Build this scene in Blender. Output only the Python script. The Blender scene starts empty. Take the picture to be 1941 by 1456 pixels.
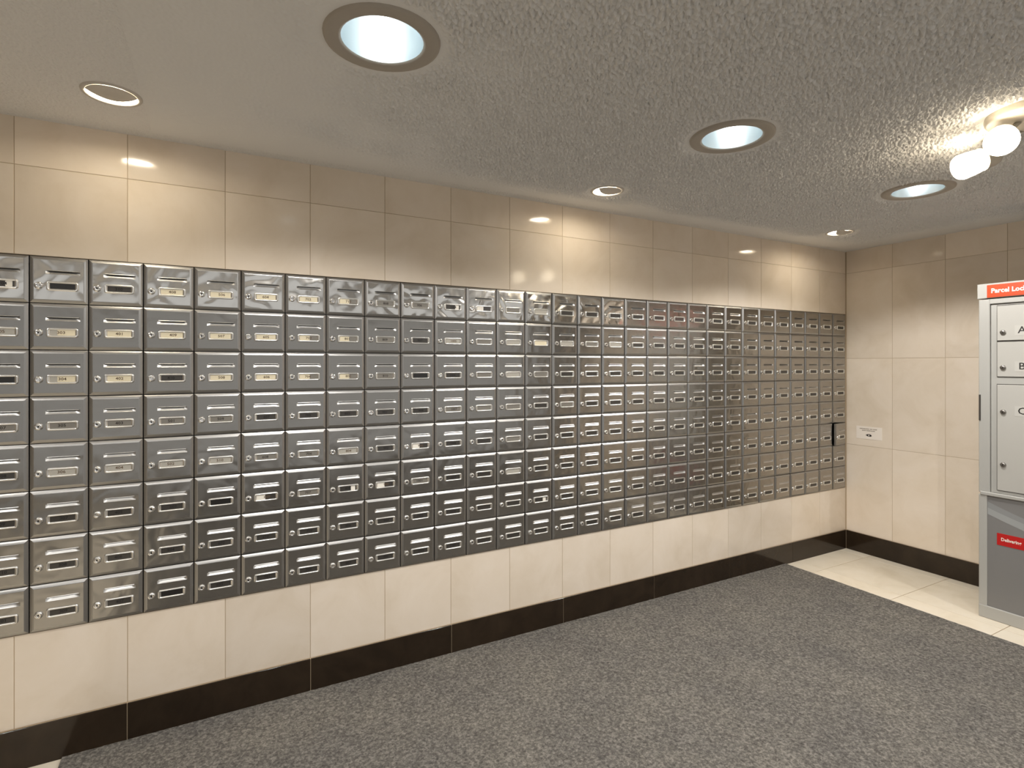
import bpy, math, random
from mathutils import Vector, Matrix

random.seed(7)
S = bpy.context.scene
COL = S.collection
R = math.radians

# ------------------------------------------------------------------ camera, world, exposure
cam_data = bpy.data.cameras.new('camera')
cam = bpy.data.objects.new('camera', cam_data)
COL.objects.link(cam)
cam.location = (-4.1023, -2.4059, 1.3533)
cam.rotation_euler = (R(90), 0, R(-28.3994))
cam_data.sensor_width = 36.0
cam_data.lens = 1043.4 / 1941 * 36.0
cam_data.shift_y = -37.07 / 1941
cam_data.clip_start = 0.02
S.camera = cam

DAYLIGHT = 0.50          # fill daylight through the unseen opening added behind the camera
world = bpy.data.worlds.new('world')
S.world = world
world.use_nodes = True
world.node_tree.nodes['Background'].inputs[0].default_value = (1.0, 0.98, 0.94, 1)
world.node_tree.nodes['Background'].inputs[1].default_value = DAYLIGHT
S.view_settings.view_transform = 'Standard'
S.view_settings.look = 'None'
S.view_settings.exposure = 0.0
S.view_settings.gamma = 1.0
S.view_settings.use_curve_mapping = False
S.cycles.max_bounces = 10
S.cycles.sample_clamp_indirect = 6.0

DOWNLIGHT_W = 42.0       # each big recessed downlight
EYEBALL_E = 92.0         # glow of each small wall washer's lens
SPOT_HEAD_E = 13.0       # glow of the frosted spot shades
COOL = (1.0, 0.98, 0.95)
WARM = (1.0, 0.85, 0.66)

# ------------------------------------------------------------------ sizes
H = 2.183                # ceiling
W, BH = 0.16, 0.1591     # mailbox cell
NC, NR = 30, 8
X_RIGHT = -0.0102        # right edge of the mailbox bank
X_LEFT = X_RIGHT - NC * W
Z_BOT = 0.4481
Z_TOP = Z_BOT + NR * BH
TP = 0.3127              # wall tile pitch
TH = 0.627               # wall tile height
BASE_H = 0.1354
POPCORN = 0.0150         # depth of the ceiling stipple
ROOM_X0, ROOM_Y0 = -6.3, -3.55


# ------------------------------------------------------------------ materials
def srgb(r, g, b):
    f = lambda c: (c / 255 / 12.92) if c <= 10 else ((c / 255 + 0.055) / 1.055) ** 2.4
    return (f(r), f(g), f(b), 1)


def mat(name, color=(0.5, 0.5, 0.5, 1), rough=0.5, metal=0.0, emit=None, strength=0.0, coat=0.0, spec=0.5):
    m = bpy.data.materials.new(name)
    m.use_nodes = True
    b = m.node_tree.nodes['Principled BSDF']
    b.inputs['Base Color'].default_value = color
    b.inputs['Roughness'].default_value = rough
    b.inputs['Metallic'].default_value = metal
    b.inputs['Specular IOR Level'].default_value = spec
    b.inputs['Coat Weight'].default_value = coat
    b.inputs['Coat Roughness'].default_value = 0.06
    if emit:
        b.inputs['Emission Color'].default_value = emit
        b.inputs['Emission Strength'].default_value = strength
    return m


class N:
    """small helper to wire nodes"""
    def __init__(self, m):
        self.t = m.node_tree
        self.b = self.t.nodes['Principled BSDF']

    def new(self, typ, **kw):
        n = self.t.nodes.new(typ)
        for k, v in kw.items():
            if k in n.inputs:
                n.inputs[k].default_value = v
            else:
                setattr(n, k, v)
        return n

    def link(self, a, b):
        self.t.links.new(a, b)

    def coords(self, random_amount=0.0, world_space=False):
        if world_space:
            src = self.new('ShaderNodeNewGeometry').outputs['Position']
        else:
            src = self.new('ShaderNodeTexCoord').outputs['Object']
        if random_amount:
            info = self.new('ShaderNodeObjectInfo')
            mul = self.new('ShaderNodeVectorMath', operation='ADD')
            sc = self.new('ShaderNodeMath', operation='MULTIPLY')
            sc.inputs[1].default_value = random_amount
            self.link(info.outputs['Random'], sc.inputs[0])
            self.link(src, mul.inputs[0])
            self.link(sc.outputs[0], mul.inputs[1])
            return mul.outputs[0]
        return src

    def ramp(self, fac, stops):
        r = self.new('ShaderNodeValToRGB')
        e = r.color_ramp.elements
        while len(e) < len(stops):
            e.new(0.5)
        for el, (p, c) in zip(e, stops):
            el.position = p
            el.color = c
        self.link(fac, r.inputs[0])
        return r.outputs[0]

    def noise(self, vec, scale, detail=3, rough=0.5, dist=0.0):
        n = self.new('ShaderNodeTexNoise')
        n.inputs['Scale'].default_value = scale
        n.inputs['Detail'].default_value = detail
        n.inputs['Roughness'].default_value = rough
        n.inputs['Distortion'].default_value = dist
        self.link(vec, n.inputs['Vector'])
        return n.outputs['Fac']

    def bump(self, height, strength, distance, normal=None):
        b = self.new('ShaderNodeBump')
        b.inputs['Strength'].default_value = strength
        b.inputs['Distance'].default_value = distance
        self.link(height, b.inputs['Height'])
        if normal is not None:
            self.link(normal, b.inputs['Normal'])
        return b.outputs['Normal']


def tile_material(name, dark, mid, light, rough, scale):
    m = mat(name, mid, rough, spec=0.36)
    n = N(m)
    v = n.coords(60.0)
    c = n.ramp(n.noise(v, scale, 5, 0.6, 0.6), [(0.3, dark), (0.5, mid), (0.72, light)])
    info = n.new('ShaderNodeObjectInfo')
    hsv = n.new('ShaderNodeHueSaturation')
    mr = n.new('ShaderNodeMapRange')
    mr.inputs['To Min'].default_value = 0.95
    mr.inputs['To Max'].default_value = 1.05
    n.link(info.outputs['Random'], mr.inputs['Value'])
    n.link(mr.outputs[0], hsv.inputs['Value'])
    n.link(c, hsv.inputs['Color'])
    n.link(hsv.outputs[0], n.b.inputs['Base Color'])
    n.link(n.bump(n.noise(v, 9, 1), 0.02, 0.02), n.b.inputs['Normal'])
    return m


M_TILE = tile_material('cream_wall_tile', srgb(223, 208, 188), srgb(230, 216, 198), srgb(235, 222, 206), 0.09, 4.0)
M_FLOOR = tile_material('cream_floor_tile', srgb(228, 216, 194), srgb(236, 225, 205), srgb(240, 230, 212), 0.22, 5.0)
M_GROUT = mat('grout', srgb(186, 166, 138), 0.9)
M_FLOOR_GROUT = mat('floor_grout', srgb(160, 140, 112), 0.9)
M_BASE = tile_material('dark_brown_tile', srgb(38, 29, 20), srgb(45, 35, 25), srgb(52, 41, 30), 0.12, 8.0)
M_FRONT = mat('opposite_wall_paint', srgb(120, 113, 104), 0.6)
M_SIDE = mat('side_wall_paint', srgb(150, 141, 128), 0.6)

# popcorn ceiling
M_CEIL = mat('popcorn_ceiling', srgb(234, 232, 229), 0.9, spec=0.2)
n = N(M_CEIL)
v = n.coords(world_space=True)
grain = n.noise(v, 105, 1.5, 0.5)
grain = n.ramp(grain, [(0.40, (0, 0, 0, 1)), (0.66, (1, 1, 1, 1))])
sep = n.new('ShaderNodeSeparateXYZ')
n.link(v, sep.inputs[0])


def smooth_range(value, a, b):
    mr = n.new('ShaderNodeMapRange')
    mr.interpolation_type = 'SMOOTHSTEP'
    mr.inputs['From Min'].default_value = a
    mr.inputs['From Max'].default_value = b
    n.link(value, mr.inputs['Value'])
    return mr.outputs[0]


def times(a, b):
    x = n.new('ShaderNodeMath', operation='MULTIPLY')
    n.link(a, x.inputs[0])
    n.link(b, x.inputs[1])
    return x.outputs[0]


# the texture thins out into a trowelled smooth margin along both tiled walls and at the far left
mask = times(smooth_range(sep.outputs['Y'], -0.10, -0.34), smooth_range(sep.outputs['X'], -0.12, -0.5))
mask = times(mask, smooth_range(sep.outputs['X'], -4.3, -2.9))
lo = n.new('ShaderNodeMapRange')
lo.inputs['To Min'].default_value = 0.10
n.link(mask, lo.inputs['Value'])
n.link(n.bump(times(grain, lo.outputs[0]), 1.0, 0.020), n.b.inputs['Normal'])

M_STIPPLE = mat('popcorn_paint', srgb(234, 232, 229), 0.95, spec=0.15)

# carpet
M_CARPET = mat('grey_carpet', srgb(108, 105, 101), 1.0, spec=0.05)
n = N(M_CARPET)
v = n.coords(world_space=True)
fleck = n.noise(v, 90, 4, 0.72, 0.4)
broad = n.noise(v, 3.0, 3, 0.6)
c1 = n.ramp(fleck, [(0.34, srgb(84, 81, 77)), (0.5, srgb(116, 112, 106)), (0.66, srgb(152, 147, 139))])
c2 = n.ramp(broad, [(0.3, (0.80, 0.80, 0.82, 1)), (0.7, (1.0, 0.99, 0.97, 1))])
mx = n.new('ShaderNodeMix', data_type='RGBA', blend_type='MULTIPLY')
mx.inputs['Factor'].default_value = 1.0
n.link(c1, mx.inputs['A'])
n.link(c2, mx.inputs['B'])
n.link(mx.outputs['Result'], n.b.inputs['Base Color'])
n.link(n.bump(fleck, 0.9, 0.004), n.b.inputs['Normal'])


# stainless steel doors: satin, slightly wavy sheet
def steel(name, color, rough, wave, fine=0.0):
    m = mat(name, color, rough, 1.0)
    k = N(m)
    vec = k.coords(40.0)
    nrm = k.bump(k.noise(vec, 9, 1, 0.4, 1.2), wave, 0.03)
    k.link(nrm, k.b.inputs['Normal'])
    r = k.noise(vec, 25, 3)
    mr = k.new('ShaderNodeMapRange')
    mr.inputs['To Min'].default_value = rough * 0.75
    mr.inputs['To Max'].default_value = rough * 1.25
    k.link(r, mr.inputs['Value'])
    k.link(mr.outputs[0], k.b.inputs['Roughness'])
    return m


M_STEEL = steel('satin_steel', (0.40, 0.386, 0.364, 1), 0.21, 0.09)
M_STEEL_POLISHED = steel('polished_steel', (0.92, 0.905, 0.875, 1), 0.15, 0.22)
M_BEVEL = mat('rolled_edge_steel', (0.41, 0.40, 0.385, 1), 0.35, 1.0)
M_LIP = mat('slot_lip_steel', (0.60, 0.59, 0.57, 1), 0.36, 1.0)
M_PLATE = mat('plate_steel', (0.86, 0.85, 0.82, 1), 0.30, 1.0)
M_LOCK = mat('lock_chrome', (0.84, 0.83, 0.81, 1), 0.16, 1.0)
M_DARK = mat('painted_gap_dark', (0.006, 0.005, 0.004, 1), 0.8)  # near-black paint for the darkness inside slots and keyholes
M_BODY = mat('galvanised_dark', (0.05, 0.048, 0.045, 1), 0.6, 0.3)
CARD = {
    'C': mat('cream_card', srgb(226, 214, 184), 0.6, coat=0.5),
    'G': mat('grey_card', srgb(122, 117, 108), 0.55, coat=0.6),
    'L': mat('light_grey_card', srgb(172, 167, 156), 0.5, coat=0.6),
    'D': mat('dark_card', srgb(52, 48, 43), 0.5, coat=0.5),
    'K': mat('black_card', srgb(22, 19, 17), 0.4, coat=0.5),
    'W': mat('painted_window_glare', srgb(236, 230, 218), 0.5, coat=0.4),  # glare on the plastic card window, painted in as white
}
INK_ON_CREAM = mat('brown_ink', srgb(92, 74, 54), 0.8)
INK_ON_GREY = mat('dark_ink', srgb(46, 41, 36), 0.8)
INK_ON_DARK = mat('black_ink', srgb(20, 18, 16), 0.8)

M_TRIM = mat('brushed_trim', srgb(172, 163, 151), 0.5, 0.0)
M_WHITE_TRIM = mat('white_painted_trim', srgb(205, 198, 188), 0.5)
M_REFLECTOR = mat('bright_reflector', (0.86, 0.92, 0.94, 1), 0.30, 1.0)
M_CFL = mat('lamp_tube', (1, 1, 1, 1), 0.4, emit=(0.90, 0.97, 1.0, 1), strength=11.0)
M_EYE_LENS = mat('warm_lamp_lens', (1, 1, 1, 1), 0.4, emit=(1.0, 0.90, 0.72, 1), strength=EYEBALL_E)
M_FROST = mat('glowing_frosted_glass', (1, 1, 1, 1), 0.4, emit=(1.0, 0.86, 0.64, 1), strength=SPOT_HEAD_E)
M_CANOPY = mat('white_enamel', srgb(190, 182, 168), 0.4)

M_LK = mat('locker_grey_paint', srgb(176, 174, 168), 0.42)
M_LK_DOOR = mat('locker_door_paint', srgb(184, 181, 174), 0.4)
M_LK_PANEL = mat('locker_graphic_grey', srgb(128, 126, 124), 0.42)
M_LK_SWOOSH = mat('locker_graphic_light_grey', srgb(158, 159, 158), 0.42)
M_LK_SWOOSH2 = mat('locker_graphic_mid_grey', srgb(142, 143, 142), 0.42)
M_ORANGE = mat('orange_red_sign', srgb(198, 66, 16), 0.45)
M_RED = mat('red_label', srgb(190, 26, 24), 0.45)
M_SIGN_WHITE = mat('white_lettering', srgb(246, 232, 220), 0.5)
M_BLACK = mat('black_lettering', srgb(40, 36, 33), 0.5)
M_LK_TAG = mat('clear_tag_strip', srgb(196, 193, 186), 0.25)
M_LK_LOCK = mat('locker_lock_metal', (0.30, 0.28, 0.26, 1), 0.35, 1.0)
M_SEAM = mat('dark_seam', srgb(62, 57, 51), 0.7)
M_PAPER = mat('white_paper', srgb(246, 236, 224), 0.6)
M_TEXT_GREY = mat('grey_print', srgb(140, 126, 110), 0.7)


# ------------------------------------------------------------------ mesh helpers
class MB:
    def __init__(self):
        self.v, self.f, self.m, self.s = [], [], [], []

    def vert(self, *p):
        self.v.append(tuple(p))
        return len(self.v) - 1

    def face(self, idx, mi=0, smooth=False):
        self.f.append(tuple(idx))
        self.m.append(mi)
        self.s.append(smooth)

    def quad(self, a, b, c, d, mi=0):
        self.face([self.vert(*a), self.vert(*b), self.vert(*c), self.vert(*d)], mi)

    def box(self, x0, x1, y0, y1, z0, z1, mi=0):
        i = [self.vert(x, y, z) for x in (x0, x1) for y in (y0, y1) for z in (z0, z1)]
        for q in ((0, 1, 3, 2), (4, 6, 7, 5), (0, 4, 5, 1), (2, 3, 7, 6), (0, 2, 6, 4), (1, 5, 7, 3)):
            self.face([i[k] for k in q], mi)

    def rings(self, rings, mi=0, smooth=False, close_end=False, close_start=False):
        ids = [[self.vert(*p) for p in ring] for ring in rings]
        k = len(ids[0])
        for a, b in zip(ids, ids[1:]):
            for j in range(k):
                self.face([a[j], a[(j + 1) % k], b[(j + 1) % k], b[j]], mi, smooth)
        if close_end:
            self.face(ids[-1], mi)
        if close_start:
            self.face(ids[0][::-1], mi)

    def mesh(self, name, mats):
        me = bpy.data.meshes.new(name)
        me.from_pydata(self.v, [], self.f)
        for mm in (mats if isinstance(mats, (list, tuple)) else [mats]):
            me.materials.append(mm)
        me.polygons.foreach_set('material_index', self.m)
        me.polygons.foreach_set('use_smooth', self.s)
        me.update()
        return me


def link(name, data, parent=None, loc=(0, 0, 0)):
    o = bpy.data.objects.new(name, data)
    COL.objects.link(o)
    o.location = loc
    if parent is not None:
        o.parent = parent
    return o


def obj(name, mb, mats, parent=None, loc=(0, 0, 0)):
    return link(name, mb.mesh(name, mats), parent, loc)


def tag(o, label, cat, group=None):
    o['label'] = label
    o['category'] = cat
    if group:
        o['group'] = group
    return o


def thing(name, label, cat, loc=(0, 0, 0), group=None):
    o = link(name, None, None, loc)
    return tag(o, label, cat, group)


def structure(name, mb, mats):
    o = obj(name, mb, mats)
    o['kind'] = 'structure'
    return o


def box_mesh(name, sx, sy, sz, mats, b=0.0):
    """box with its corner at the origin; b chamfers the front (-y) edges"""
    mb = MB()
    if not b:
        mb.box(0, sx, 0, sy, 0, sz)
    else:
        r = lambda i, y: [(i, y, i), (sx - i, y, i), (sx - i, y, sz - i), (i, y, sz - i)]
        mb.rings([r(0, sy), r(0, b), r(b, 0)], close_end=True)
    return mb.mesh(name, mats)


def text_mesh(body, size, mats, bold=0.0, width=1.0, align='CENTER'):
    cu = bpy.data.curves.new('text', 'FONT')
    cu.body = body
    cu.size = size
    cu.align_x = align
    cu.align_y = 'CENTER'
    cu.offset = bold
    cu.resolution_u = 2
    tmp = bpy.data.objects.new('text', cu)
    COL.objects.link(tmp)
    dg = bpy.context.evaluated_depsgraph_get()
    me = bpy.data.meshes.new_from_object(tmp.evaluated_get(dg))
    bpy.data.objects.remove(tmp)
    bpy.data.curves.remove(cu)
    me.name = 'print'
    me.materials.clear()
    me.materials.append(mats)
    for vv in me.vertices:
        vv.co.x *= width
    return me


# ------------------------------------------------------------------ the room shell
GT = 0.0015   # how far tiles stand proud of the grout bed
mb = MB()
mb.box(ROOM_X0 - .1, 0.3, ROOM_Y0 - .1, 0.3, -0.2, -GT)
floor = structure('floor', mb, M_FLOOR_GROUT)

mb = MB()
mb.box(ROOM_X0 - .1, 0.3, ROOM_Y0 - .1, 0.3, H + 0.16, H + 0.25)

BIG = [(-5.22, -1.02), (-3.724, -1.012), (-2.444, -1.022), (-1.160, -1.020),
       (-4.72, -2.42), (-3.44, -2.42), (-2.16, -2.42), (-0.90, -2.42)]
EYE = [(-4.379, -0.335), (-2.452, -0.310), (-0.648, -0.345)]
BIG_R, EYE_R = 0.104, 0.066


def ceiling_sheet():
    """the flat ceiling with a round opening for every recessed lamp: square cells around each lamp, filled strips between"""
    me = MB()
    cells = [(x, y, BIG_R, 0.16) for x, y in BIG] + [(x, y, EYE_R, 0.11) for x, y in EYE]
    xs = sorted({ROOM_X0 - .1, 0.0 + .2} | {round(c[0] + s * c[3], 5) for c in cells for s in (-1, 1)})
    ys = sorted({ROOM_Y0 - .1, 0.0 + .2} | {round(c[1] + s * c[3], 5) for c in cells for s in (-1, 1)})
    for xa, xb in zip(xs, xs[1:]):
        for ya, yb in zip(ys, ys[1:]):
            cx, cy = (xa + xb) / 2, (ya + yb) / 2
            if any(abs(cx - c[0]) < c[3] and abs(cy - c[1]) < c[3] for c in cells):
                continue
            me.quad((xa, ya, H), (xa, yb, H), (xb, yb, H), (xb, ya, H))
    for x, y, r, hw in cells:
        k = 32
        inner, outer = [], []
        for i in range(k):
            a = 2 * math.pi * i / k
            c, s = math.cos(a), math.sin(a)
            q = hw / max(abs(c), abs(s))
            inner.append((x + r * c, y + r * s, H))
            outer.append((x + q * c, y + q * s, H))
        me.rings([outer, inner, [(p[0], p[1], H + 0.15) for p in inner]])
    return me


cs = ceiling_sheet()
off = len(mb.v)
mb.v += cs.v
mb.f += [tuple(i + off for i in f) for f in cs.f]
mb.m += cs.m
mb.s += cs.s
ceiling = structure('ceiling', mb, M_CEIL)


def popcorn():
    """the sprayed stipple itself: a lumpy skin under the flat ceiling, dying out at the smooth margins and around the lamps"""
    import numpy as np
    x0, x1, y0, y1, st = -4.30, -0.04, -2.15, -0.06, 0.0038
    nx, ny = int((x1 - x0) / st), int((y1 - y0) / st)
    X, Y = np.meshgrid(np.linspace(x0, x1, nx), np.linspace(y0, y1, ny), indexing='ij')
    rng = np.random.default_rng(5)
    kx, ky = np.fft.fftfreq(nx, st)[:, None], np.fft.rfftfreq(ny, st)[None, :]
    kk = np.hypot(kx, ky)

    def field(freq, width):
        f_ = np.fft.rfft2(rng.standard_normal((nx, ny))) * np.exp(-((kk - freq) / width) ** 2)
        q = np.fft.irfft2(f_, (nx, ny))
        return q / q.std()
    g = field(66.0, 34.0)
    big = field(2.0, 2.5)

    def ss(v_, a, b):
        t_ = np.clip((v_ - a) / (b - a), 0, 1)
        return t_ * t_ * (3 - 2 * t_)
    mask = ss(-Y + 0.02 * big, 0.10, 0.30) * ss(-X + 0.02 * big, 0.12, 0.42)
    mask *= 0.12 + 0.88 * ss(X + 0.12 * big + 0.25 * (-1.0 - Y), -4.15, -3.1)
    mask *= ss(Y, y0, y0 + 0.03)
    keep = np.ones((nx, ny), bool)
    for lx, ly, lr in [(a, b, 0.142) for a, b in BIG] + [(a, b, 0.077) for a, b in EYE] + [(-1.74, -1.64, 0.125)]:
        d_ = np.hypot(X - lx, Y - ly)
        mask *= ss(d_, lr + 0.010, lr + 0.045)
        keep &= d_ > lr
    h = POPCORN * np.clip((g + 0.5) / 2.2, 0, 1) ** 0.7 * mask
    Zc = H - 0.0004 - h
    co = np.stack([X, Y, Zc], -1).reshape(-1, 3).astype(np.float32)
    idx = np.arange(nx * ny).reshape(nx, ny)
    ok = keep[:-1, :-1] & keep[1:, :-1] & keep[:-1, 1:] & keep[1:, 1:]
    quads = np.stack([idx[:-1, :-1], idx[:-1, 1:], idx[1:, 1:], idx[1:, :-1]], -1)[ok].astype(np.int32)
    me = bpy.data.meshes.new('stipple')
    me.vertices.add(len(co))
    me.vertices.foreach_set('co', co.ravel())
    me.loops.add(quads.size)
    me.loops.foreach_set('vertex_index', quads.ravel())
    me.polygons.add(len(quads))
    me.polygons.foreach_set('loop_start', np.arange(0, quads.size, 4, dtype=np.int32))
    me.polygons.foreach_set('use_smooth', np.ones(len(quads), bool))
    me.update(calc_edges=True)
    me.materials.append(M_STIPPLE)
    o = link('popcorn_stipple', me, ceiling)
    o['kind'] = 'stuff'


popcorn()

# mailbox wall with a deep recess for the bank
RX0, RX1, RZ0, RZ1 = X_LEFT - 0.004, X_RIGHT + 0.004, Z_BOT - 0.002, Z_TOP + 0.002
mb = MB()
mb.box(ROOM_X0 - .1, 0.25, GT, 0.28, -0.15, RZ0)
mb.box(ROOM_X0 - .1, 0.25, GT, 0.28, RZ1, H + 0.1)
mb.box(ROOM_X0 - .1, RX0, GT, 0.28, RZ0, RZ1)
mb.box(RX1, 0.25, GT, 0.28, RZ0, RZ1)
mb.box(RX0, RX1, 0.25, 0.28, RZ0, RZ1)
wall_back = structure('wall_back', mb, M_GROUT)
mb = MB()
mb.box(GT, 0.28, ROOM_Y0 - .1, GT, -0.15, H + 0.1)
wall_right = structure('wall_right', mb, M_GROUT)
mb = MB()
# wide unseen opening behind the camera, added to let in fill daylight
mb.box(ROOM_X0 - .1, -6.1, ROOM_Y0 - .1, ROOM_Y0, -0.15, H + 0.1)
mb.box(-0.5, 0.1, ROOM_Y0 - .1, ROOM_Y0, -0.15, H + 0.1)
mb.box(-6.1, -0.5, ROOM_Y0 - .1, ROOM_Y0, 2.08, H + 0.1)
mb.box(-6.1, -0.5, ROOM_Y0 - .1, ROOM_Y0, -0.15, 0.30)
wall_front = structure('wall_front', mb, M_FRONT)
mb = MB()
mb.box(ROOM_X0 - .1, ROOM_X0, ROOM_Y0, GT, -0.15, H + 0.1)
wall_left = structure('wall_left', mb, M_SIDE)

# wall tiles, one object each
J = 0.0011  # half joint
_tile_cache = {}


def tile(name, parent, m, x0, x1, y, z0, z1, along='x'):
    sx, sz = x1 - x0 - 2 * J, z1 - z0 - 2 * J
    key = (name, round(sx, 4), round(sz, 4), along)
    if key not in _tile_cache:
        _tile_cache[key] = box_mesh(name, sx, GT + 0.004, sz, m, 0.0006)
    o = link(name, _tile_cache[key], parent)
    dy = random.uniform(0, 0.0003)
    if along == 'x':
        o.location = (x0 + J, y + dy, z0 + J)
    else:   # on the right wall, running towards the camera
        o.rotation_euler = (0, 0, R(-90))
        o.location = (y + dy, x1 - J, z0 + J)
    return o


ZROWS = [BASE_H, 0.769, 1.396, 2.023, H + 0.002]
for k in range(20):
    x1, x0 = -k * TP, -(k + 1) * TP
    tile('wall_tile', wall_back, M_TILE, x0, x1, 0, BASE_H, RZ0 + 0.0005)
    tile('wall_tile', wall_back, M_TILE, x0, x1, 0, RZ1 - 0.0005, ZROWS[3])
    tile('wall_tile', wall_back, M_TILE, x0, x1, 0, ZROWS[3], ZROWS[4])
    if x0 < X_LEFT - TP:   # beyond the bank
        tile('wall_tile', wall_back, M_TILE, x0, x1, 0, RZ0, RZ1)
for k in range(11):
    y1, y0 = -k * TP - 0.006, -(k + 1) * TP - 0.006
    for za, zb in zip(ZROWS, ZROWS[1:]):
        tile('wall_tile', wall_right, M_TILE, y0, y1, 0, za, zb, 'y')

# baseboards of dark polished tile
for side in ('back', 'right', 'front', 'left'):
    mb = MB()
    t = 0.010
    if side == 'back':
        mb.box(ROOM_X0, -t, -t + 0.002, GT, 0, BASE_H - 0.001)
    elif side == 'right':
        mb.box(-t + 0.002, GT, ROOM_Y0, 0, 0, BASE_H - 0.001)
    elif side == 'front':
        mb.box(ROOM_X0, 0, ROOM_Y0, ROOM_Y0 + t, 0, BASE_H)
    else:
        mb.box(ROOM_X0, ROOM_X0 + t, ROOM_Y0 + t, 0, 0, BASE_H)
    b = structure('baseboard_' + side, mb, M_GROUT if side in ('back', 'right') else M_BASE)
    if side in ('back', 'right'):
        p = 2 * TP if side == 'back' else 1.5
        for k in range(10 if side == 'back' else 2):
            q1, q0 = -k * p, -(k + 1) * p
            if k == 0:
                q1 = -t
            s, o_ = q1 - q0 - 0.0024, None
            me = box_mesh('baseboard_tile', s, 0.006, BASE_H, M_BASE, 0.0002)
            o_ = link('baseboard_tile', me, b)
            if side == 'back':
                o_.location = (q0 + 0.0012, -t, 0)
            else:
                o_.rotation_euler = (0, 0, R(-90))
                o_.location = (-t, q1 - 0.0012, 0)

# floor tiles: the strips left bare beside the carpet
FP = 0.4685
FJ = 0.0018
fx0, fy0 = -0.557, -0.188
_ft = {}
for i in range(-14, 3):
    for j in range(-8, 2):
        x0, x1 = fx0 + (i - 1) * FP, fx0 + i * FP
        y0, y1 = fy0 + (j - 1) * FP, fy0 + j * FP
        x0, x1, y0, y1 = max(x0, ROOM_X0), min(x1, -0.001), max(y0, ROOM_Y0), min(y1, -0.001)
        if x1 - x0 < 0.02 or y1 - y0 < 0.02:
            continue
        if x0 > -4.52 and x1 < -0.75:
            continue      # wholly under the carpet
        key = (round(x1 - x0, 4), round(y1 - y0, 4))
        if key not in _ft:
            mb = MB()
            sx, sy, c = x1 - x0 - 2 * FJ, y1 - y0 - 2 * FJ, 0.0007
            r = lambda q, z: [(q, q, z), (sx - q, q, z), (sx - q, sy - q, z), (q, sy - q, z)]
            mb.rings([r(0, -GT), r(0, -c), r(c, 0)], close_end=True)
            _ft[key] = mb.mesh('floor_tile', M_FLOOR)
        link('floor_tile', _ft[key], floor, (x0 + FJ, y0 + FJ, random.uniform(-0.0002, 0)))

# ------------------------------------------------------------------ carpet
mb = MB()
cx0, cx1, cy0, cy1, ct = -4.562, -0.703, ROOM_Y0 + 0.02, -0.0105, 0.007
NXc, NYc = 260, 120


def wob(t_, s):
    return 0.0012 * math.sin(t_ * 97 + s) + 0.0009 * math.sin(t_ * 251 + 2 * s)


ring_t, ring_b = [], []
for k in range(NXc):
    x = cx0 + 0.002 + (cx1 - cx0 - 0.004) * k / NXc
    ring_t.append((x, cy0 + abs(wob(x, 1)), ct))
for k in range(NYc):
    y = cy0 + (cy1 - cy0) * k / NYc
    ring_t.append((cx1 + wob(y, 2) - 0.001, y, ct))
for k in range(NXc):
    x = cx1 - (cx1 - cx0) * k / NXc
    ring_t.append((x, cy1 - abs(wob(x, 3)), ct))
for k in range(NYc):
    y = cy1 - (cy1 - cy0) * k / NYc
    ring_t.append((cx0 + wob(y, 4) + 0.001, y, ct))
ring_b = [(p[0], p[1], 0.0003) for p in ring_t]
mb.rings([ring_b, ring_t], close_end=True, close_start=True)
tag(obj('carpet', mb, M_CARPET), 'large flecked grey carpet mat covering most of the tiled floor', 'carpet')

# ------------------------------------------------------------------ mailbox parts (local: x across, z up, -y into the room)
FACE = -0.0100
DW = 0.1567
DH = 0.1563
SX0, SX1 = -W / 2 + 0.272 * W, -W / 2 + 0.862 * W
SZ0, SZ1 = 0.622 * BH, 0.695 * BH
PX = -W / 2 + 0.560 * W
PZ = 0.372 * BH
LX = -W / 2 + 0.160 * W
LZ = 0.368 * BH
SD = 0.0065


def door_mesh(mats, name):
    m_ = MB()
    x0, x1, z0, z1 = -DW / 2, DW / 2, (BH - DH) / 2, (BH + DH) / 2

    def rr(i, y):
        return [(x0 + i, y, z0 + i), (x1 - i, y, z0 + i), (x1 - i, y, z1 - i), (x0 + i, y, z1 - i)]
    prof = [(0, 0.004), (0, -0.0046), (0.0012, -0.0053), (0.0050, -0.0078), (0.0095, -0.0096), (0.0115, FACE)]
    m_.rings([rr(*p) for p in prof], 1)
    i = prof[-1][0]
    X = [x0 + i, SX0, SX1, x1 - i]
    Z = [z0 + i, SZ0, SZ1, z1 - i]
    for a in range(3):
        for b in range(3):
            if a == 1 and b == 1:
                continue
            m_.quad((X[a], FACE, Z[b]), (X[a + 1], FACE, Z[b]), (X[a + 1], FACE, Z[b + 1]), (X[a], FACE, Z[b + 1]))
    return m_.mesh(name, mats)


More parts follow.
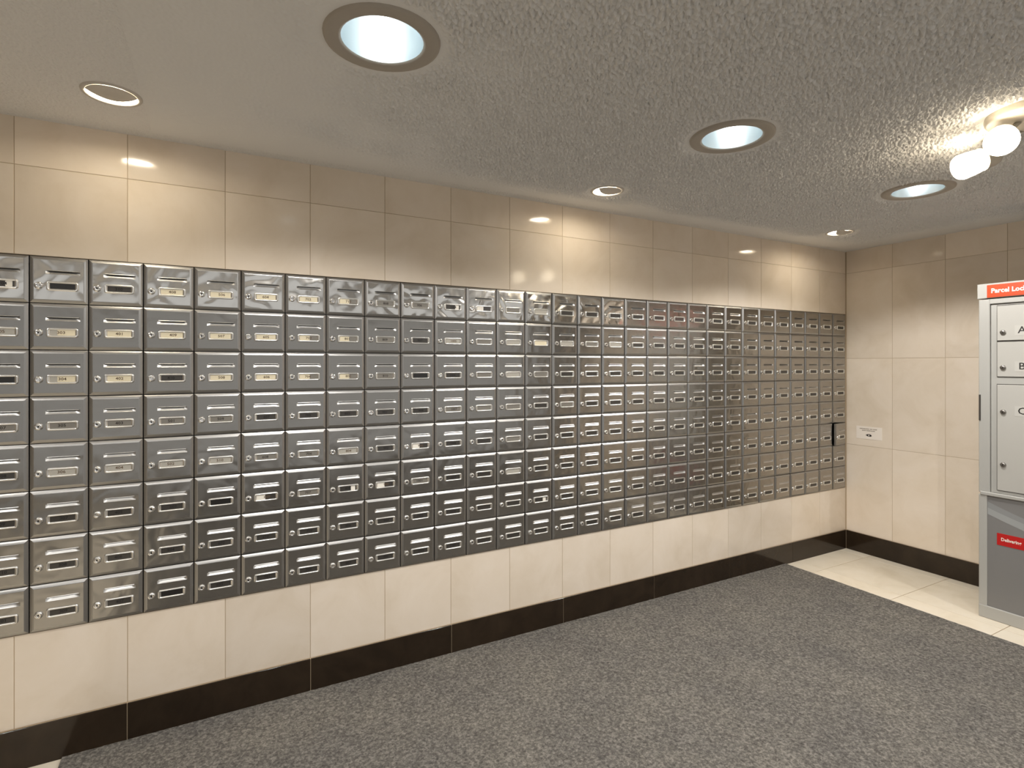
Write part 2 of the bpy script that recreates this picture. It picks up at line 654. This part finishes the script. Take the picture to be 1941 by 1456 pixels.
def slot_mesh():
    """pressed mail slot: the lip slopes in and up to a narrow opening painted black, its ends curve back to the door face"""
    m_ = MB()
    nu, nv = 16, 5
    ids = []
    for b in range(nv + 1):
        row = []
        vb = b / nv
        for a in range(nu + 1):
            u = a / nu
            e = min(u, 1 - u) * (SX1 - SX0) / 0.011
            e = 1.0 if e > 1 else math.sin(e * math.pi / 2)
            d = SD * (vb ** 0.8) * e
            row.append(m_.vert(SX0 + u * (SX1 - SX0), FACE + d, SZ0 + vb * (SZ1 - SZ0)))
        ids.append(row)
    for b in range(nv):
        for a in range(nu):
            m_.face([ids[b][a], ids[b][a + 1], ids[b + 1][a + 1], ids[b + 1][a]], 0, True)
    for a in range(nu):      # black strip painted as the dark inside of the opening, seen from below
        p, q = m_.v[ids[nv][a]], m_.v[ids[nv][a + 1]]
        if p[1] > FACE + 1e-6 or q[1] > FACE + 1e-6:
            m_.quad((p[0], FACE, SZ1), (q[0], FACE, SZ1), (q[0], q[1], SZ1), (p[0], p[1], SZ1), 1)
    # thin rolled hood along the top edge
    m_.rings([[(SX0 + .004, FACE, SZ1 + .0002), (SX0 + .004, FACE - .0009, SZ1 + .0006), (SX0 + .004, FACE, SZ1 + .0022)],
              [(SX1 - .004, FACE, SZ1 + .0002), (SX1 - .004, FACE - .0009, SZ1 + .0006), (SX1 - .004, FACE, SZ1 + .0022)]], 0)
    return m_.mesh('mail_slot', [M_LIP, M_DARK])


def round_rect(w, h, r, y, cx, cz, k=4):
    pts = []
    for qx, qz, a0 in ((1, 1, 0), (-1, 1, 90), (-1, -1, 180), (1, -1, 270)):
        for i in range(k + 1):
            a = R(a0 + 90 * i / k)
            pts.append((cx + qx * (w / 2 - r) + r * math.cos(a), y, cz + qz * (h / 2 - r) + r * math.sin(a)))
    return pts


def plate_mesh():
    m_ = MB()
    m_.rings([round_rect(.0890, .0325, .0080, FACE + .0003, PX, PZ),
              round_rect(.0872, .0307, .0075, FACE - .0036, PX, PZ),
              round_rect(.0850, .0285, .0066, FACE - .0050, PX, PZ),
              round_rect(.0790, .0235, .0042, FACE - .0052, PX, PZ),
              round_rect(.0740, .0205, .0025, FACE - .0036, PX, PZ),
              round_rect(.0680, .0180, .0008, FACE - .0009, PX, PZ)], 0, True)
    return m_.mesh('name_plate', M_PLATE)


def lock_mesh(blank=False):
    m_ = MB()
    k = 16
    prof = [(.0126, FACE + .0003), (.0122, FACE - .0030), (.0104, FACE - .0058), (.0074, FACE - .0070),
            (.0050, FACE - .0064), (.0044, FACE - .0056)]
    ring = lambda r, y: [(LX + r * math.cos(2 * math.pi * i / k), y, LZ + r * math.sin(2 * math.pi * i / k)) for i in range(k)]
    m_.rings([ring(*p) for p in prof], 0, True, close_end=True)
    if not blank:     # dark keyhole
        m_.face([m_.vert(LX + .0027 * math.cos(2 * math.pi * i / 10), FACE - .0060, LZ + .0009 + .0027 * math.sin(2 * math.pi * i / 10)) for i in range(10)], 1)
        m_.quad((LX - .0014, FACE - .0060, LZ - .0038), (LX + .0014, FACE - .0060, LZ - .0038),
                (LX + .0014, FACE - .0060, LZ), (LX - .0014, FACE - .0060, LZ), 1)
    return m_.mesh('lock', [M_LOCK, M_DARK])


def body_mesh():
    m_ = MB()
    x0, x1, z0, z1, d = -0.0785, 0.0785, 0.0007, BH - 0.0007, 0.22
    f = 0.0052
    A = [(x0, z0), (x1, z0), (x1, z1), (x0, z1)]
    for (a, b), (c, e) in zip(A, A[1:] + A[:1]):
        m_.quad((a, f, b), (c, f, e), (c, d, e), (a, d, b))
    m_.quad(*[(a, d, b) for a, b in A])
    return m_.mesh('body', M_BODY)


CW, CH = .0690, .0190


def card_mesh(code):
    parts = {'H': [(0, .56, 'C'), (.56, 1, 'G')], 'I': [(0, .30, 'L'), (.30, 1, 'C')],
             'W': [(0, .45, 'W'), (.45, 1, 'D')], 'R': [(0, .66, 'D'), (.66, .92, 'W'), (.92, 1, 'D')]}.get(code, [(0, 1, code)])
    m_ = MB()
    mats = []
    for a, b, c in parts:
        xa, xb = PX - CW / 2 + a * CW, PX - CW / 2 + b * CW
        y = FACE - 0.0012
        m_.quad((xa, y, PZ - CH / 2), (xb, y, PZ - CH / 2), (xb, y, PZ + CH / 2), (xa, y, PZ + CH / 2), len(mats))
        mats.append(CARD[c])
    return m_.mesh('number_card', mats)


DOOR_P = door_mesh([M_STEEL_POLISHED, M_BEVEL], 'door')
DOOR_S = door_mesh([M_STEEL, M_BEVEL], 'door')
SLOT, PLATE, LOCK, LOCK_B, BODY = slot_mesh(), plate_mesh(), lock_mesh(), lock_mesh(True), body_mesh()
CARDS = {c: card_mesh(c) for c in 'CGLDKHIWR'}
LAYOUT = ['RLKGDDDD', 'KIIGLDDD', 'DCCGLDDD', 'CCDGLDDK', 'CCCGLKDD', 'CCCDGWDD', 'CHHDGGDD', 'HHHDLRDD', 'GGGDDWDD',
          'GDKDWGDD', 'RLDGDDDD', 'WGGGDDDD', 'GLLGGLDD', 'LCGDDDRD', 'DLDGDDDD', 'DGDDDDDD', 'DLDDDDDD'] + ['DDDDDDDD'] * 13  # W, R and some L codes paint window glare into the card colour
ROW_WORD = ['top', 'second', 'third', 'fourth', 'fifth', 'sixth', 'seventh', 'bottom']
ORD = ['first', 'second', 'third', 'fourth', 'fifth', 'sixth', 'seventh', 'eighth', 'ninth', 'tenth', 'eleventh', 'twelfth',
       'thirteenth', 'fourteenth', 'fifteenth']
CARD_WORD = {'C': 'cream', 'G': 'grey', 'L': 'pale grey', 'D': 'dark', 'K': 'black', 'H': 'half cream, half grey',
             'I': 'cream', 'W': 'half glare-white', 'R': 'glare-flecked dark'}
LEGIBLE = {'303', '304', '305', '306', '401', '402', '403', '408', '409', '501', '506', '507', '508', '509', '604', '605', '606',
           '607', '702', '703', '704'}


def column_word(c):
    if c == 0:
        return 'in the cut-off leftmost column'
    if c < 15:
        return '%s column from the left' % ORD[c]
    if c == NC - 1:
        return 'in the column against the corner'
    return '%s column from the corner' % ORD[NC - 1 - c]


boxes = []
for c in range(NC):
    for r in range(NR):
        code = LAYOUT[c][r]
        k = c * NR + r + 3
        num = '%d%02d' % (2 + k // 10, 1 + k % 10)
        ajar = (c == NC - 1 and r == 5)
        if ajar:
            label = 'steel mailbox with its door standing ajar, sixth row down beside the corner'
        elif num in LEGIBLE:
            label = 'steel mailbox with %s card %s, %s row, %s' % (CARD_WORD[code].replace('half cream, half grey', 'two-tone'), num, ROW_WORD[r], column_word(c))
        else:
            label = 'steel mailbox with %s card, %s row, %s' % (CARD_WORD[code].replace('half cream, half grey', 'two-tone'), ROW_WORD[r], column_word(c))
        t = thing('mailbox', label, 'mailbox', (X_LEFT + (c + .5) * W, 0, Z_TOP - (r + 1) * BH), 'steel mailboxes set in the tiled wall')
        boxes.append(t)
        link('body', BODY, t)
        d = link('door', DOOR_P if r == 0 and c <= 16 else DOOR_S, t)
        d.location.y = random.uniform(-0.0006, 0.0004)
        d.rotation_euler = (random.gauss(0, 0.003), 0, random.gauss(0, 0.003))
        if ajar:
            ang = R(7.5)
            hx = DW / 2
            # hinge on the right edge, free edge swung out into the room
            d.rotation_euler = (0, 0, ang)
            d.location = (hx - hx * math.cos(ang), -hx * math.sin(ang), 0)
        link('mail_slot', SLOT, d)
        link('lock', LOCK if random.random() < 0.72 else LOCK_B, d)
        link('name_plate', PLATE, d)
        link('number_card', CARDS[code], d)
        if c <= 10 and code not in 'K':
            ink = INK_ON_CREAM if code in 'CIHLW' else (INK_ON_GREY if code == 'G' else INK_ON_DARK)
            me = text_mesh(num, 0.0135, ink, 0.00025, 1.15)
            nn = link('number', me, d, (PX + random.uniform(-.004, .004), FACE - 0.0014, PZ))
            nn.rotation_euler = (R(90), 0, 0)


# ------------------------------------------------------------------ lamps in the ceiling
def lathe(prof, k=40, smooth=True, **kw):
    m_ = MB()
    m_.rings([[(r * math.cos(2 * math.pi * i / k), r * math.sin(2 * math.pi * i / k), z) for i in range(k)] for r, z in prof], 0, smooth, **kw)
    return m_


def lamp(name, kind, parent, loc, energy, color, **kw):
    li = bpy.data.lights.new(name, kind)
    li.energy = energy
    li.color = color
    for a, b in kw.items():
        setattr(li, a, b)
    o = bpy.data.objects.new(name, li)
    COL.objects.link(o)
    o.parent = parent
    o.location = loc
    return o


RING = lathe([(.1035, 0.004), (.1035, -.004), (.110, -.0075), (.138, -.0085), (.145, -.006), (.147, 0.001)]).mesh('trim_ring', M_TRIM)
CUP = lathe([(.1030, -.003), (.100, .02), (.092, .06), (.080, .10), (.060, .135), (.02, .142)], close_end=True).mesh('reflector', M_REFLECTOR)
tube = lathe([(.006, .020), (.017, .024), (.021, .034), (.021, .120), (.021, .139)], 16, close_start=True).mesh('lamp_tube', M_CFL)
BIG_LABEL = {
    0: 'large recessed downlight nearest the left wall in the row along the mailboxes',
    1: 'large bright recessed downlight at the top of the picture, above the left mailboxes',
    2: 'middle large recessed downlight in the textured ceiling',
    3: 'large recessed downlight beside the white spot fixture',
    4: 'large recessed downlight in the rear row, nearest the left wall',
    5: 'large recessed downlight in the rear row, second from the left wall',
    6: 'large recessed downlight in the rear row, third from the left wall',
    7: 'large recessed downlight in the rear row, nearest the right wall',
}
for i, (x, y) in enumerate(BIG):
    t = thing('recessed_downlight', BIG_LABEL[i], 'ceiling light', (x, y, H), 'large recessed downlights')
    link('trim_ring', RING, t)
    link('reflector', CUP, t)
    link('lamp_tube', tube, t)
    lamp('downlight_beam', 'SPOT', t, (0, 0, 0.012), DOWNLIGHT_W * {0: 0.45, 3: 1.5}.get(i, 1.0), COOL, spot_size=R(147), spot_blend=0.30, shadow_soft_size=0.02)

EYE_RING = lathe([(.0655, 0.003), (.0655, -.003), (.071, -.0045), (.078, -.0035), (.080, 0.0008)]).mesh('trim_ring', M_WHITE_TRIM)
EYE_CAN = lathe([(.0650, -.002), (.064, .03), (.060, .055), (.02, .058)], close_end=True).mesh('reflector', M_WHITE_TRIM)
EYE_LENS = lathe([(.060, .014), (.040, .010), (.004, .008)], close_end=True).mesh('lamp_lens', M_EYE_LENS)


def scoop_mesh():
    """shallow eyeball shield that hides the room-side half of the lamp"""
    m_ = MB()
    rad, na, nr = 0.0668, 24, 6
    ids = []
    for a in range(na + 1):
        row = []
        t_ = a / na
        xx = -rad * math.cos(math.pi * t_)
        y_edge = -math.sqrt(max(rad * rad - xx * xx, 0))
        y_in = -0.014 + 0.030 * (1 - (xx / rad) ** 2) + 0.006 * (xx / rad)
        if y_in < y_edge:
            y_in = y_edge
        for b in range(nr + 1):
            s = b / nr
            yy = y_edge + (y_in - y_edge) * s
            row.append(m_.vert(xx, yy, -0.0036 - 0.010 * math.sin(math.pi / 2 * s) * (1 - (xx / rad) ** 2)))
        ids.append(row)
    for a in range(na):
        for b in range(nr):
            m_.face([ids[a][b], ids[a + 1][b], ids[a + 1][b + 1], ids[a][b + 1]], 0, True)
    return m_.mesh('eyeball_shield', M_WHITE_TRIM)


SCOOP = scoop_mesh()
EYE_LABEL = ['small recessed eyeball light above the leftmost mailboxes', 'small recessed eyeball light above the middle of the mailbox wall',
             'small recessed eyeball light beside the corner of the two tiled walls']
for i, (x, y) in enumerate(EYE):
    t = thing('eyeball_light', EYE_LABEL[i], 'ceiling light', (x, y, H), 'small eyeball wall washers')
    link('trim_ring', EYE_RING, t)
    link('reflector', EYE_CAN, t)
    link('lamp_lens', EYE_LENS, t)
    link('eyeball_shield', SCOOP, t)

# ------------------------------------------------------------------ white spot fixture
fx = thing('ceiling_spotlight', 'white round ceiling fixture with glowing swivel spot heads, at the right edge', 'ceiling light', (-1.74, -1.64, H))
obj('canopy', lathe([(.131, 0.001), (.133, -.008), (.130, -.020), (.122, -.026), (.05, -.028)], close_end=True), M_CANOPY, fx)
nut = lathe([(.006, -.026), (.006, -.033), (.003, -.036)], 12, close_end=True)
obj('mounting_nut', nut, M_CANOPY, fx, (-.045, -.02, 0))


def oriented(name, prof, m, parent, pos, direction, k=28, **kw):
    o = obj(name, lathe(prof, k, **kw), m, parent)
    o.rotation_euler = Vector(direction).to_track_quat('Z', 'Y').to_euler()
    o.location = pos
    return o


def spot_head(pos, direction, joint):
    p = Vector(pos) - fx.location
    d = Vector(direction).normalized()
    h = oriented('spot_head', [(.020, -.062), (.034, -.058), (.038, -.045), (.038, -.012), (.041, -.008)], M_CANOPY, fx, p, d, close_start=True)
    g = oriented('lamp_glass', [(.036, .002), (.0415, .006), (.044, .030), (.0455, .062), (.042, .071), (.032, .077), (.012, .080)], M_FROST, h, (0, 0, 0), (0, 0, 1), close_end=True)
    a = MB()
    base = Vector(joint) - fx.location
    tip = p - d * 0.045
    ax = (tip - base)
    z = ax.normalized()
    s = z.orthogonal().normalized()
    u = z.cross(s)
    a.rings([[tuple(q + (s * math.cos(w_) + u * math.sin(w_)) * .008) for w_ in [2 * math.pi * i / 12 for i in range(12)]] for q in (base, tip)], 0, True, close_end=True, close_start=True)
    obj('swivel_arm', a, M_CANOPY, fx)


spot_head((-1.840, -1.585, 2.092), (-0.86, -0.30, -0.42), (-1.755, -1.60, H - .026))
spot_head((-1.665, -1.455, 2.092), (-0.74, 0.52, -0.34), (-1.66, -1.57, H - .024))

# ------------------------------------------------------------------ parcel locker
LF, LY0, LY1 = -0.478, -0.992, -1.640      # front plane and its two side edges
LKH = 1.700
lk = thing('parcel_locker', 'tall grey parcel locker with orange header sign standing against the right wall', 'locker', (LF, LY0, 0))


def L(name, y0, y1, z0, z1, x0, x1, m, parent=lk, b=0.0):
    """box given by picture-style edges: y0 the left edge, x0 the room side; coordinates in the world"""
    m_ = MB()
    a, c = min(y0, y1), max(y0, y1)
    if b:
        rr = lambda i, x: [(x, c - i, z0 + i), (x, a + i, z0 + i), (x, a + i, z1 - i), (x, c - i, z1 - i)]
        m_.rings([rr(0, x1), rr(0, x0 + b), rr(b, x0)], close_end=True, close_start=True)
    else:
        m_.box(x0, x1, a, c, z0, z1)
    m_.v = [(p[0] - LF, p[1] - LY0, p[2]) for p in m_.v]
    o = obj(name, m_, m, parent)
    return o


def Lprint(name, body, yc, zc, size, m, x, parent, bold=0.0, width=1.0, align='CENTER'):
    me = text_mesh(body, size, m, bold, width, align)
    o = link(name, me, parent, (x - LF, yc - LY0, zc))
    o.rotation_euler = (R(90), 0, R(-90))
    return o


IN = 0.012
# carcass: sides, top, rail and plinth framing a recessed front
L('body', LY0, LY1, 0.0, LKH, LF + 0.022, -0.012, M_LK)
L('side_frame', LY0, -1.040, 0.668, LKH, LF, LF + 0.03, M_LK, b=0.003)
L('side_frame', LY1 + 0.048, LY1, 0.668, LKH, LF, LF + 0.03, M_LK, b=0.003)
L('top_frame', -1.040, LY1 + 0.048, 1.674, LKH, LF, LF + 0.03, M_LK, b=0.002)
L('ledge', -1.000, LY1 + 0.008, 0.655, 0.674, LF - 0.006, LF + 0.03, M_LK, b=0.003)
L('face_frame', -1.0425, LY1 + 0.0505, 0.676, 1.671, LF + 0.010, LF + 0.025, M_LK)
ys = LY1 + 0.078


def locker_door(y0, y1, z0, z1, locks, letter, lz):
    seam = L('door_seam', y0 + 0.003, y1 - 0.003, z0 - 0.003, z1 + 0.004, LF + 0.009, LF + 0.012, M_SEAM)
    d = L('door', y0, y1, z0, z1, LF + 0.004, LF + 0.012, M_LK_DOOR, b=0.0015)
    for ly, lzz in locks:
        m_ = MB()
        k = 18
        prof = [(.0125, .0), (.012, -.006), (.0095, -.009), (.004, -.0095)]
        m_.rings([[(x, r * math.cos(2 * math.pi * i / k), r * math.sin(2 * math.pi * i / k)) for i in range(k)] for r, x in prof], 0, True, close_end=True)
        m_.quad((-.0098, -.0015, -.005), (-.0098, .0015, -.005), (-.0098, .0015, .005), (-.0098, -.0015, .005), 1)
        obj('lock', m_, [M_LK_LOCK, M_DARK], d, (LF + 0.004 - LF, ly - LY0, lzz))
    L('label_strip', -1.143, -1.215, lz - .026, lz + .026, LF + 0.0032, LF + 0.005, M_LK_TAG, d)
    pt = Lprint('letter', letter, -1.172, lz, 0.050, M_BLACK, LF + 0.0028, d, 0.0004)


locker_door(-1.070, ys, 1.4785, 1.661, [(-1.095, 1.521)], 'A', 1.529)
locker_door(-1.070, ys, 1.289, 1.4705, [(-1.095, 1.337)], 'B', 1.343)
locker_door(-1.070, ys, 0.692, 1.247, [(-1.096, 1.105), (-1.096, 0.829)], 'C', 1.113)
# header with the orange sign
hd = L('header', LY0 + .004, LY1 - .004, 1.705, 1.783, LF - 0.006, -0.02, M_LK, b=0.002)
sg = L('sign_panel', -1.031, LY1 + .035, 1.7075, 1.7745, LF - 0.0085, LF - 0.004, M_ORANGE, hd, b=0.001)
Lprint('lettering', 'Parcel Lockers', -1.049, 1.7415, 0.0335, M_SIGN_WHITE, LF - 0.0092, hd, 0.0011, 0.93, 'LEFT')
# lower pedestal with printed panel
L('pedestal_frame', LY0, -1.0275, 0.064, 0.657, LF, LF + 0.03, M_LK, b=0.003)
L('pedestal_frame', LY1 + 0.0355, LY1, 0.064, 0.657, LF, LF + 0.03, M_LK, b=0.003)
L('plinth', LY0, LY1, 0.0, 0.066, LF - 0.002, LF + 0.03, M_LK, b=0.003)
pn = L('graphic_panel', -1.0275, LY1 + 0.0355, 0.066, 0.655, LF + 0.006, LF + 0.025, M_LK_PANEL)


def swoosh(name, z_top, z_bot, slope, thin, m, x):
    m_ = MB()
    k = 24
    ya, yb = -1.029, LY1 + 0.037
    for i in range(k):
        q0, q1 = i / k, (i + 1) / k
        f = lambda q: (ya + (yb - ya) * q, z_top - slope * q + 0.10 * q * q, z_bot - slope * q * 1.02 + (0.10 - thin) * q * q)
        a, b = f(q0), f(q1)
        m_.quad((x, a[0], a[2]), (x, b[0], b[2]), (x, b[0], b[1]), (x, a[0], a[1]))
    m_.v = [(p[0] - LF, p[1] - LY0, p[2]) for p in m_.v]
    obj(name, m_, m, pn)


swoosh('printed_band', 0.622, 0.560, 0.24, 0.02, M_LK_SWOOSH2, LF + 0.0057)
swoosh('printed_band', 0.590, 0.556, 0.22, 0.01, M_LK_SWOOSH, LF + 0.0054)
rd = L('red_label', -1.069, -1.46, 0.404, 0.466, LF + 0.0046, LF + 0.0065, M_RED, pn)
rd['label'] = 'red label with white lettering'
Lprint('lettering', 'Delivering', -1.086, 0.436, 0.0235, M_SIGN_WHITE, LF + 0.0040, pn, 0.0007, 0.86, 'LEFT')
L('hinge', -0.9935, -1.0015, 1.053, 1.191, LF - 0.004, LF + 0.004, M_SEAM, b=0.001)['label'] = 'dark metal strip hinge'

# ------------------------------------------------------------------ notice on the right wall
nt = thing('paper_notice', 'small white paper notice with two lines of print stuck on the right wall', 'notice', (0, -0.079, 0.82))
m_ = MB()
m_.box(-0.0016, -0.0004, -0.175, 0, 0, 0.0895)
obj('paper', m_, M_PAPER, nt)
m_ = MB()
for z, segs in ((0.072, ((.024, .042), (.046, .060), (.064, .090), (.095, .112), (.116, .142))), (0.060, ((.040, .066), (.070, .098), (.102, .128)))):
    for a, b in segs:
        q = a
        while q < b:
            m_.quad((-.0019, -q, z - .0030), (-.0019, -q - .0032, z - .0030), (-.0019, -q - .0032, z + .0030), (-.0019, -q, z + .0030))
            q += .0044
obj('print', m_, M_TEXT_GREY, nt)
m_ = MB()
ya, zc = -0.086, 0.028
pts = [(-.022, 0), (-.010, .007), (.004, .009), (.016, .005), (.021, -.004), (.012, -.009), (-.006, -.008)]
m_.face([m_.vert(-.0019, ya - p, zc + q) for p, q in pts])
m_.face([m_.vert(-.0021, ya - .001 - .0045 * math.cos(2 * math.pi * i / 12), zc + .0045 * math.sin(2 * math.pi * i / 12)) for i in range(12)], 1)
obj('pictogram', m_, [M_BLACK, M_PAPER], nt)
